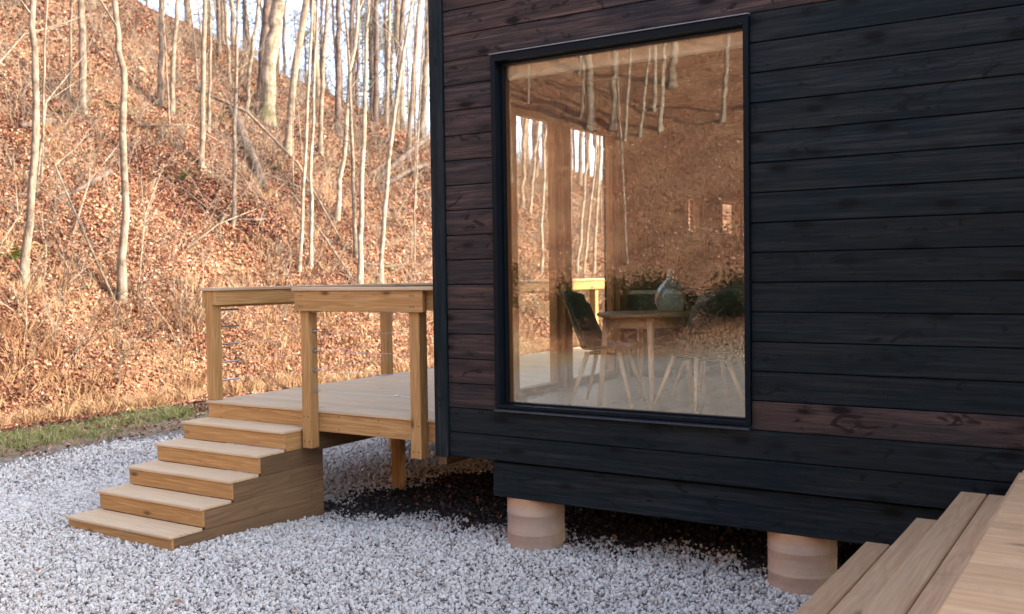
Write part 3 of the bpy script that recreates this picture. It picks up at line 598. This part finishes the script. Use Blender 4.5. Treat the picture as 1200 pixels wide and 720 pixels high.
def tree_meshes(seed,p0,p1,p2,r,height,nbr,kind,wav=.5,start=.35,twig=3):
    """trunk through three given points (relative to base), carried on upward; branches above `start`"""
    R=random.Random(seed); p0=Vector((0,0,0)); p1=Vector(p1);p2=Vector(p2)
    d=(p2-p1); d.normalize(); pts=[p0-Vector((0,0,.25)),p0]; nseg=5
    for i in range(1,nseg+1): pts.append(p0.lerp(p1,i/nseg)+Vector((R.uniform(-1,1),R.uniform(-1,1),0))*r*wav*(i<nseg))
    for i in range(1,nseg+1): pts.append(p1.lerp(p2,i/nseg)+Vector((R.uniform(-1,1),R.uniform(-1,1),0))*r*wav*(i<nseg))
    q=p2.copy(); dd=d.copy()
    while q.z<height: dd=(dd+Vector((R.uniform(-.06,.06),R.uniform(-.06,.06),.03))).normalized(); q=q+dd*max(.9,height*.08); pts.append(q.copy())
    top=pts[-1].z; rad=[r*1.7,r*1.38]+[r*(1-.82*max(0,p.z)/top)*R.uniform(.95,1.05) for p in pts[2:]]
    tr=MB().tube(pts,rad,8 if r<.15 else 12); cr=MB()
    for b in range(nbr):
        t=start+(1-start)*((b+R.random())/nbr)**.9; z=t*top
        for i in range(len(pts)-1):
            if pts[i].z<=z<=pts[i+1].z: break
        f=(z-pts[i].z)/max(.001,pts[i+1].z-pts[i].z); o=pts[i].lerp(pts[i+1],f); rr_=rad[i]*(1-f)+rad[i+1]*f
        a=R.uniform(0,6.283); up=R.uniform(.35,1.0); L=R.uniform(.5,1.)*(1.25-t)*min(3.2,height*.26)+.3
        v=Vector((math.cos(a),math.sin(a),up)).normalized(); bp=[o]; c=o.copy(); br=[min(rr_*.38,.02)]
        for s in range(4):
            v=(v+Vector((R.uniform(-.22,.22),R.uniform(-.22,.22),R.uniform(-.05,.22)))).normalized(); c=c+v*L/4; bp.append(c.copy()); br.append(br[0]*(1-(s+1)/4.6))
        cr.tube(bp,br,4,False)
        for w_ in range(twig):
            s=R.randint(1,4); o2=bp[s]; v2=(v+Vector((R.uniform(-1,1),R.uniform(-1,1),R.uniform(-.3,.7)))).normalized(); l2=L*R.uniform(.18,.42)
            m_=o2+v2*l2*.5+Vector((0,0,R.uniform(-.05,.08))); cr.tube([o2,m_,o2+v2*l2+Vector((R.uniform(-.1,.1),R.uniform(-.1,.1),R.uniform(0,.2)))],[br[s]*.6,br[s]*.4,.002],3,False)
    return tr,cr
def make_tree(seed,x,y,z,p1,p2,r,height,nbr,kind,label,group=None,**k):
    tr,cr=tree_meshes(seed,None,p1,p2,r,height,nbr,kind,**k)
    e=empty('bare_tree',(x,y,z),label,'tree',group)
    link('trunk',tr.mesh('trunk',True),BARK[kind],e); link('crown',cr.mesh('crown'),BARK[kind],e); return e
for i,(kind,label,x,y,z,a,b,c,d,e_,f,r) in enumerate(FG):
    tall=10+r*30+(i%4); nb=9 if r<.05 else 16
    st_=.34 if r>.06 else .42
    make_tree(100+i,x,y,z,(a-x,b-y,c-z),(d-x,e_-y,f-z),r,tall,nb,kind,label,wav=.5 if kind in('white','pale') else .2,start=st_)
for i,(x,y,z,d,e_,f,r) in enumerate(WT):
    p2=(d-x,e_-y,f-z); p1=tuple(.5*v for v in p2)
    make_tree(300+i,x,y,z,p1,p2,r,9+r*40,10,'white' if r<.07 else 'grey','slim bare tree seen through the cabin glass on the slope behind the deck','trees seen through the glass',wav=.8)
for i,(x,y,z,d,e_,f,r) in enumerate(REAR):
    p2=(d-x,e_-y,f-z); p1=tuple(.5*v for v in p2)
    make_tree(400+i,x,y,z,p1,p2,r*.7,12+r*20,12,'white' if r<.13 else 'pale','pale bare tree on the rear hillside, mirrored in the picture window','trees mirrored in the window',start=.3)
# woods on and beyond the ridge: five kinds, copied
protos=[]
for i in range(6):
    R=random.Random(900+i); r=[.045,.065,.09,.115,.075,.14][i]; h=[11,13,15,17,14,18][i]
    lean=(R.uniform(-.5,.5),R.uniform(-.5,.5),h*.5)
    tr,cr=tree_meshes(900+i,None,(lean[0]*.4,lean[1]*.4,h*.25),lean,r,h,34,'grey',start=.2,twig=8); protos.append((tr.mesh('trunk',True),cr.mesh('crown')))
kinds=['grey','dark','pale','grey','dark','pale']
R=random.Random(55); spots=[]
def tree_copy(i,x,y,label,group,sc=None,rz=None):
    tm,cm=protos[i]; z=H(x,y); e=empty('bare_tree',(x,y,z-.1),label,'tree',group,R.uniform(0,6.28) if rz is None else rz); s=sc or R.uniform(.85,1.2); e.scale=(s,s,s)
    link('trunk',tm,BARK[kinds[i]],e); link('crown',cm,None,e)
    for ch in e.children:
        if not ch.data.materials: ch.data.materials.append(BARK[kinds[i]])
    return e
for k in range(125):
    for _ in range(60):
        y=R.uniform(9,62); lim=np.interp(y,[9,15,18,24,40,62],[-29,-25.8,-25,-23.5,-22,-19]); x=lim-R.random()**1.3*24
        if all((x-a)**2+(y-b)**2>1.1 for a,b in spots): break
    spots.append((x,y)); tree_copy(R.randrange(6),x,y,'bare woodland tree on or beyond the leafy ridge','woodland trees along the ridge')
for k in range(26):
    for _ in range(60):
        y=R.uniform(26,52); x=R.uniform(-23,-15.5)
        if all((x-a)**2+(y-b)**2>2 for a,b in spots): break
    spots.append((x,y)); tree_copy(R.choice([0,1,2,4]),x,y,'bare tree on the far slope behind the cabin','trees on the far slope')
for k in range(34):
    for _ in range(60):
        x=R.uniform(-30,6); y=R.uniform(-52,-24)
        if all((x-a)**2+(y-b)**2>4 for a,b in spots): break
    spots.append((x,y)); tree_copy(R.randrange(6),x,y,'bare tree on the rear hillside behind the viewer','trees on the rear hillside')
for k in range(20):
    for _ in range(60):
        y=R.uniform(9,25); x=R.uniform(-25,-16.5)
        if all((x-a)**2+(y-b)**2>.8 for a,b in spots) and abs(x/(y+6.14)+1.054)>.045 and abs(x/(y+6.14)+1.35)>.04: break
    spots.append((x,y)); tree_copy(R.choice([0,0,2]),x,y,'thin bare sapling scattered between the larger trees on the slope','saplings scattered on the slope',R.uniform(.4,.75))
# evergreens beyond the ridge
def needles(seed,h,rad,col):
    R=random.Random(seed); n=2600; vs=[];fs=[]
    cl=[]
    for i in range(46):
        t=R.uniform(.25,1.); a=R.uniform(0,6.28); rr_=rad*(1.15-t)*R.uniform(.35,1.); cl.append(Vector((rr_*math.cos(a),rr_*math.sin(a),h*t)))
    for i in range(n):
        c=R.choice(cl); p=c+Vector((R.gauss(0,.42),R.gauss(0,.42),R.gauss(0,.16))); s=R.uniform(.06,.15); d=Vector((R.uniform(-1,1),R.uniform(-1,1),R.uniform(-.4,.6))).normalized(); q=d.cross(Vector((R.uniform(-1,1),R.uniform(-1,1),R.uniform(-1,1)))).normalized()
        o=len(vs); vs+=[p-d*s-q*s*.22,p-d*s+q*s*.22,p+d*s]; fs.append((o,o+1,o+2))
    tr=MB().tube([(0,0,-.3),(0,0,h*.5),(0,0,h)],[rad*.06,rad*.045,.02],8)
    for c in cl: tr.tube([(0,0,c.z-.25),tuple(c)],[.03,.01],3,False)
    return tr.mesh('trunk',True),pyd('crown',vs,fs)
NEED=plain('evergreen_needles',(.055,.085,.04),.7,var=.35,sc=2)
NP=[needles(i,12,2.6,0) for i in range(2)]
for k,(x,y) in enumerate(((-33,24),(-31,30),(-36,36),(-29,44),(-27,54),(-40,28),(-22,48),(-19.5,58),(-25,62),(-24,38.5),(-45,40),(-38,20))):
    e=empty('pine_tree',(x,y,H(x,y)-.2),'sparse green pine standing among the bare trees beyond the ridge','tree','pines beyond the ridge',k*1.3); s=.8+.12*(k%4); e.scale=(s,s,s)
    link('trunk',NP[k%2][0],BARK['dark'],e); link('crown',NP[k%2][1],NEED,e)
# dark evergreen shrubs at the foot of the rear hill
def shrub(seed,w_,h):
    R=random.Random(seed); vs=[];fs=[]
    cl=[Vector((R.gauss(0,w_*.38),R.gauss(0,.5),R.uniform(.15,1)*h)) for i in range(22)]
    for i in range(3600):
        c=R.choice(cl); p=c+Vector((R.gauss(0,.28),R.gauss(0,.22),R.gauss(0,.16))); p.z=max(.02,p.z); d=Vector((R.uniform(-1,1),R.uniform(-1,1),R.uniform(-1,1))).normalized(); q=d.orthogonal().normalized(); s=R.uniform(.035,.07)
        o=len(vs); vs+=[p-d*s,p-q*s*.45,p+d*s,p+q*s*.45]; fs.append((o,o+1,o+2,o+3))
    st=MB()
    for c in cl: st.tube([(c.x*.3,c.y*.3,-.1),tuple(c)],[.02,.006],3,False)
    return st.mesh('stem'),pyd('foliage',vs,fs)
SHR=plain('dark_evergreen_leaf',(.018,.034,.012),.6,var=.4,sc=3)
SP=[shrub(i,1.7,.95) for i in range(3)]
for k in range(17):
    x=-21+k*1.45+rr.uniform(-.3,.3); y=-17.1+rr.uniform(-.3,.3); e=empty('evergreen_shrub',(x,y,H(x,y)-.05),'dark evergreen shrub at the foot of the rear hillside','shrub','shrubs at the foot of the rear hillside',rr.uniform(-.4,.4)); s=rr.uniform(.85,1.15); e.scale=(s,s,s)
    link('stem',SP[k%3][0],BARK['dark'],e); link('foliage',SP[k%3][1],SHR,e)
# ---------------------------------------------------------------- logs, fallen branches, brush
def log(pts,r0,r1,kind,label,name='fallen_log',forks=0,seed=1):
    R=random.Random(seed); P=[Vector(p) for p in pts]; b=P[0].copy(); n=len(P)
    mb=MB().tube([p-b for p in P],[r0+(r1-r0)*i/(n-1) for i in range(n)],9)
    for k in range(forks):
        i=R.randint(1,n-1); o=P[i]-b; d=(P[i]-P[i-1]).normalized(); v=(d+Vector((R.uniform(-.9,.9),R.uniform(-.9,.9),R.uniform(-.2,.8)))).normalized(); L=R.uniform(.3,.9)*(P[-1]-P[0]).length*.4
        mb.tube([o,o+v*L*.5+Vector((0,0,R.uniform(-.03,.06))),o+v*L+Vector((R.uniform(-.1,.1),R.uniform(-.1,.1),R.uniform(-.1,.1)))],[r1*1.1,r1*.8,r1*.25],5,False)
    o=link(name,mb.mesh(name,True),BARK[kind],None,b); tag(o,label,'log' if name=='fallen_log' else 'branch'); return o
def on(x,y,d=.08): return (x,y,H(x,y)+d)
log([on(-22.3,13.7,.12),on(-21.0,12.9,.14),on(-19.7,12.1,.12),on(-18.5,11.3,.1)],.17,.10,'dark','dark rotting log lying down the slope below the thickest tree',forks=0)
log([on(-20.0,17.3,.05),(-20.6,20.0,6.35),(-21.0,21.6,7.0)],.10,.07,'dark','upper of two dark logs propped beside the cabin corner on the slope')
log([on(-19.6,16.9,.05),(-20.3,19.4,5.55),(-20.8,21.2,5.95)],.09,.07,'dark','lower of two logs lying beside the cabin corner on the slope')
log([on(-22.6,12.6,.25),on(-20.8,12.9,.9),on(-18.9,12.9,.7),on(-17.0,12.4,.12)],.05,.025,'pale','long thin pole leaning across the slope right of the rotting log','fallen_branch')
log([on(-18.4,12.1,.3),on(-17.0,11.8,.2),on(-15.6,11.2,.1)],.035,.02,'pale','thin pale pole lying towards the railing below the white stems','fallen_branch',2,4)
BR=[([(-15.95,5.15,0),(-16.9,5.0,1.0),(-17.9,5.3,1.1),(-18.6,6.2,.8)],.035,.012,5,'long forked pale branch leaning left from the kinked tree'),
([(-15.9,5.6,0),(-16.4,6.2,1.1),(-17.2,7.3,1.6)],.026,.01,2,'thin pale branch leaning right from the foot of the kinked tree'),
([(-17.4,5.3,.1),(-18.0,6.1,.5),(-18.6,7.2,.8)],.03,.01,4,'tangled pale branch lying between the two nearest trees, lower one'),
([(-18.4,5.2,.2),(-19.4,6.1,1.2),(-21.2,8.3,1.6)],.035,.01,4,'arched pale branch above the tangle between the two nearest trees'),
([(-17.6,3.0,.1),(-18.0,4.0,.5),(-17.7,5.0,.3),(-17.2,5.7,.7)],.024,.009,2,'dark curved vine looping right of the leftmost tree'),
([(-19.6,3.4,.4),(-19.3,4.6,1.6),(-19.8,5.9,2.3),(-20.5,7.3,2.4)],.03,.01,5,'high arching branch crossing the upper left corner'),
([(-16.8,3.3,.1),(-17.2,4.1,.7),(-17.8,4.4,1.5)],.024,.008,3,'small forked stick beside the foot of the leftmost tree'),
([(-20.6,9.2,.2),(-20.1,10.4,.4),(-19.9,11.6,.3)],.035,.015,3,'grey stick lying level below the pair of trees'),
([(-16.9,7.6,.1),(-17.2,8.7,.25),(-17.3,9.9,.2)],.03,.012,3,'stick lying in the leaves above the stair head'),
([(-15.7,13.6,.1),(-16.3,13.2,.8),(-17.2,12.6,1.0)],.02,.008,4,'forked twig leaning by the wavy white sapling'),
([(-18.7,14.9,.1),(-18.4,16.2,.25),(-18.9,17.4,.3)],.03,.015,3,'pale stick lying behind the white saplings')]
for k,(pp,a,b,f,lb) in enumerate(BR): log([on(*p) for p in pp],a*.75,b*.8,'pale' if k not in(4,) else 'dark',lb,'fallen_branch',f,20+k)
log([on(-19.0,7.3,.05),on(-18.5,6.3,.06),on(-18.3,5.5,.04)],.07,.04,'dark','short dark log lying in the leaves left of the kinked tree')
log([on(-20.6,7.0,.05),on(-20.2,6.0,.08)],.08,.06,'dark','dark rotten log high on the slope left of the grey straight trunk')
log([on(-17.6,9.0,.04),on(-17.2,9.8,.05),on(-17.3,10.6,.04)],.05,.03,'dark','thin dark log lying across the leaves left of the white stems')
log([on(-19.4,12.0,.05),on(-18.8,13.4,.05)],.06,.04,'dark','small dark log lying right of the long rotting log')
log([on(-16.4,12.2,.05),on(-16.3,13.4,.05),on(-16.6,14.5,.04)],.05,.03,'dark','thin dark stick of wood lying behind the wavy white sapling')
# thin brush standing all over the slope (uncountable)
bm_=[]
for q in range(5):
    R=random.Random(q+70); mb=MB()
    for s in range(3):
        c=Vector((R.uniform(-.1,.1),R.uniform(-.1,.1),-.05)); v=Vector((R.uniform(-.5,.5),R.uniform(-.5,.5),1)).normalized(); L=R.uniform(.5,1.3); pts=[c]
        for j in range(4): v=(v+Vector((R.uniform(-.3,.3),R.uniform(-.3,.3),R.uniform(-.25,.1)))).normalized(); pts.append(pts[-1]+v*L/4)
        mb.tube(pts,[.007,.006,.005,.003,.002],3,False)
        for j in (1,2,3):
            v2=(v+Vector((R.uniform(-1,1),R.uniform(-1,1),R.uniform(-.2,.6)))).normalized(); mb.tube([pts[j],pts[j]+v2*L*.3],[.004,.002],3,False)
    bm_.append(mb.mesh('brush'))
n=3200; y=rng.uniform(-1,34,n); x=-14.2-rng.random(n)**.85*13
s=rng.uniform(.5,1.5,n)
tag(scatter('brush',BARK['pale'],bm_,np.stack([x,y,terr(x,y)],1),np.stack([rng.normal(0,.4,n),rng.normal(0,.4,n),rng.uniform(0,6.28,n)],1),np.stack([s,s,s],1),rng.integers(0,5,n)),'thin dry brush and twigs standing in the leaf litter','brush',kind='stuff')
# ferns
FERN=plain('fern_green',(.16,.20,.05),.6,var=.35,sc=5)
def fern(seed):
    R=random.Random(seed); vs=[];fs=[]
    for i in range(13):
        a=R.uniform(0,6.28); L=R.uniform(.25,.5); up=R.uniform(.5,1.2)
        for j in range(7):
            t=j/7; c=Vector((math.cos(a)*L*t,math.sin(a)*L*t,up*L*(t-.65*t*t))); wd=.055*(1-t)+.008; sdv=Vector((-math.sin(a),math.cos(a),0)); t2=(j+.75)/7; c2=Vector((math.cos(a)*L*t2,math.sin(a)*L*t2,up*L*(t2-.65*t2*t2)))
            o=len(vs); vs+=[c,c2-sdv*wd+Vector((0,0,-.01)),c2,c2+sdv*wd+Vector((0,0,-.01))]; fs+=[(o,o+1,o+2),(o,o+2,o+3)]
    return pyd('fern',vs,fs)
for k,(x,y,lb) in enumerate(((-21.0,7.6,'yellow green fern on the upper slope by the hair thin sapling'),(-21.5,9.2,'fern tuft left of the pair of trees on the upper slope'),(-18.9,9.1,'fern in mid slope left of the lone trunk'),(-21.4,10.9,'mossy fern at the foot of the pair of trees'),(-21.7,12.8,'small fern high on the slope right of the pair'),(-17.1,3.9,'fern by the foot of the leftmost tree'),(-16.2,13.4,'fern beside the wavy white sapling'),(-19.6,12.6,'fern left of the long rotting log'))):
    s=1.0+.2*(k%3); o=link('fern',fern(k),FERN,None,(x,y,H(x,y))); o.scale=(s,s,s); tag(o,lb,'fern')
# ================================================================ FURNITURE INSIDE
LEGW=plain('pale_beech',(.70,.47,.26),.5)
TABW=wood('table_oak',0,(.52,.33,.15),(.42,.24,.10),.4,.8)
FZ=FL
tb=empty('dining_table',(-3.42,1.12,FZ),'round oak dining table behind the picture window','table')
tb.location.x=-3.36; tb.location.y=1.05
link('tabletop',pyd('tabletop',*lathe([(0,.713),(.375,.713),(.385,.722),(.385,.735),(.379,.742),(0,.742)],48)),TABW,tb)
link('apron',pyd('apron',*lathe([(.30,.63),(.32,.63),(.32,.712),(.30,.712),(.30,.63)],32)),TABW,tb)
for k in range(4):
    a=R_(-58+90*k); link('leg',MB().tube([(.31*math.cos(a),.31*math.sin(a),.71),(.37*math.cos(a),.37*math.sin(a),0)],[.027,.018],10).mesh('leg',True),LEGW,tb)
def shell_mesh():
    # moulded shell: seat pan flowing into a low back with raised sides (faces +Y)
    nu,nv=13,16; vs=[];fs=[]
    for j in range(nv):
        t=j/(nv-1)
        if t<.5: q=t/.5; y=.22-.40*q; z=.45-.03*math.sin(q*2.2)-.02*(q<.1)
        else: q=(t-.5)/.5; y=-.18-.10*q-.05*math.sin(q*1.5); z=.425+.455*q**1.05
        wdt=.25*(1-.12*(1-t)**2)*(1-.10*max(0,t-.85)/.15)
        for i in range(nu):
            u=-1+2*i/(nu-1); side=abs(u)**2.6
            if t<.5: vs.append((u*wdt,y,z+.055*side*(.4+t)))
            else: vs.append((u*wdt,y+.11*side*(1-.35*q),z+.02*side-(.05*side if t>.9 else 0)))
    for j in range(nv-1):
        for i in range(nu-1): a=j*nu+i; fs.append((a,a+1,a+1+nu,a+nu))
    m_=pyd('shell',vs,fs,True); bm=bmesh.new(); bm.from_mesh(m_); bmesh.ops.solidify(bm,geom=bm.faces[:],thickness=.009); bm.to_mesh(m_); bm.free(); m_.polygons.foreach_set('use_smooth',[True]*len(m_.polygons)); return m_
SM=shell_mesh(); LM=[MB().tube([(sx*.13,sy*.12,.41),(sx*.235,sy*.235,0)],[.019,.011],8).mesh('leg',True) for sx in(-1,1) for sy in (-1,1)]
FM=MB().tube([(-.14,-.13,.40),(.14,-.13,.40)],.009,6).tube([(-.14,.13,.40),(.14,.13,.40)],.009,6).tube([(-.14,-.13,.40),(.14,.13,.385)],.008,6).tube([(.14,-.13,.40),(-.14,.13,.385)],.008,6).mesh('seat_frame')
for x,y,a,lb in ((-3.66,.98,-78,'dark shell chair at the left side of the round table, seen in profile'),(-2.80,.80,62,'dark shell chair at the right end of the window, back to the glass'),(-3.15,1.95,175,'dark shell chair on the far side of the round table')):
    c=empty('shell_chair',(x,y,FZ),lb,'chair','shell chairs round the dining table',R_(a)); c.scale=(1.08,1.08,1.04); link('shell',SM,SHELL,c); link('seat_frame',FM,ALU,c)
    for l_ in LM: link('leg',l_,LEGW,c)
# demijohn vase
gm_=bpy.data.materials.new('green_tinted_glass'); gm_.use_nodes=True; t=gm_.node_tree; t.nodes.clear(); N=t.nodes.new
o_=N('ShaderNodeOutputMaterial'); mx=N('ShaderNodeMixShader'); tr=N('ShaderNodeBsdfTransparent'); g_=N('ShaderNodeBsdfGlossy'); lw=N('ShaderNodeLayerWeight'); lw.inputs[0].default_value=.22; tr.inputs[0].default_value=(.90,.93,.86,1); g_.inputs['Roughness'].default_value=.05
df=N('ShaderNodeBsdfDiffuse'); df.inputs[0].default_value=(.75,.82,.70,1); m2=N('ShaderNodeMixShader'); m2.inputs[0].default_value=.16; t.links.new(tr.outputs[0],m2.inputs[1]); t.links.new(df.outputs[0],m2.inputs[2]); t.links.new(lw.outputs['Facing'],mx.inputs[0]); t.links.new(m2.outputs[0],mx.inputs[1]); t.links.new(g_.outputs[0],mx.inputs[2]); t.links.new(mx.outputs[0],o_.inputs[0])
v=link('glass_vase',pyd('glass_vase',*lathe([(0,0),(.07,0),(.10,.02),(.122,.075),(.125,.12),(.11,.175),(.07,.225),(.034,.26),(.026,.29),(.028,.335),(.038,.345),(.037,.349),(.024,.335),(.022,.29),(.03,.262),(.066,.223),(.106,.173),(.121,.12),(.118,.077),(.096,.024),(.068,.006),(0,.006)],28),smooth=True),gm_,None,(-3.19,1.16,FZ+.743))
tag(v,'bulbous clear glass demijohn vase standing on the round table','vase')
# kitchen counter with tap, plant
kc=empty('kitchen_counter',(-4.13,5.0,FZ),'dark kitchen counter with pale top along the left wall under the small windows','counter')
for j in range(5): box('cabinet_door',-3.842,-3.822,2.98+j*.82,3.78+j*.82,FZ+.10,FZ+.82,COUNTER,kc,.004); 
box('carcass',-4.45,-3.844,2.96,7.1,FZ+.08,FZ+.84,COUNTER,kc,.004); box('plinth',-4.45,-3.90,2.98,7.08,FZ,FZ+.078,BLACKB,kc,0); box('counter_top',-4.45,-3.80,2.94,7.12,FZ+.842,FZ+.88,TOPW,kc,.004)
for j in range(5): box('handle',-3.820,-3.805,3.08+j*.82,3.22+j*.82,FZ+.76,FZ+.775,STEEL,kc,.003)
arc=[(0,0,0),(0,0,.35)]+[(.12-.12*math.cos(a),0,.35+.12*math.sin(a)) for a in np.linspace(.3,3.1,9)]+[(.24,0,.27)]
f_=link('tap',MB().tube(arc,.012,8).mesh('tap',True),ALU,None,(-4.30,5.55,FZ+.882)); tag(f_,'dark gooseneck tap rising from the kitchen counter','tap')
pl=empty('potted_plant',(-4.20,4.85,FZ+.881),'leafy pot plant on the counter in front of the small window','plant')
link('pot',pyd('pot',*lathe([(0,0),(.07,0),(.09,.5),(.1,.55),(.1,.6),(.085,.6),(.08,.54),(0,.54)],20)),TOPW,pl)
link('foliage',fern(99),FERN,pl,(0,0,.56))
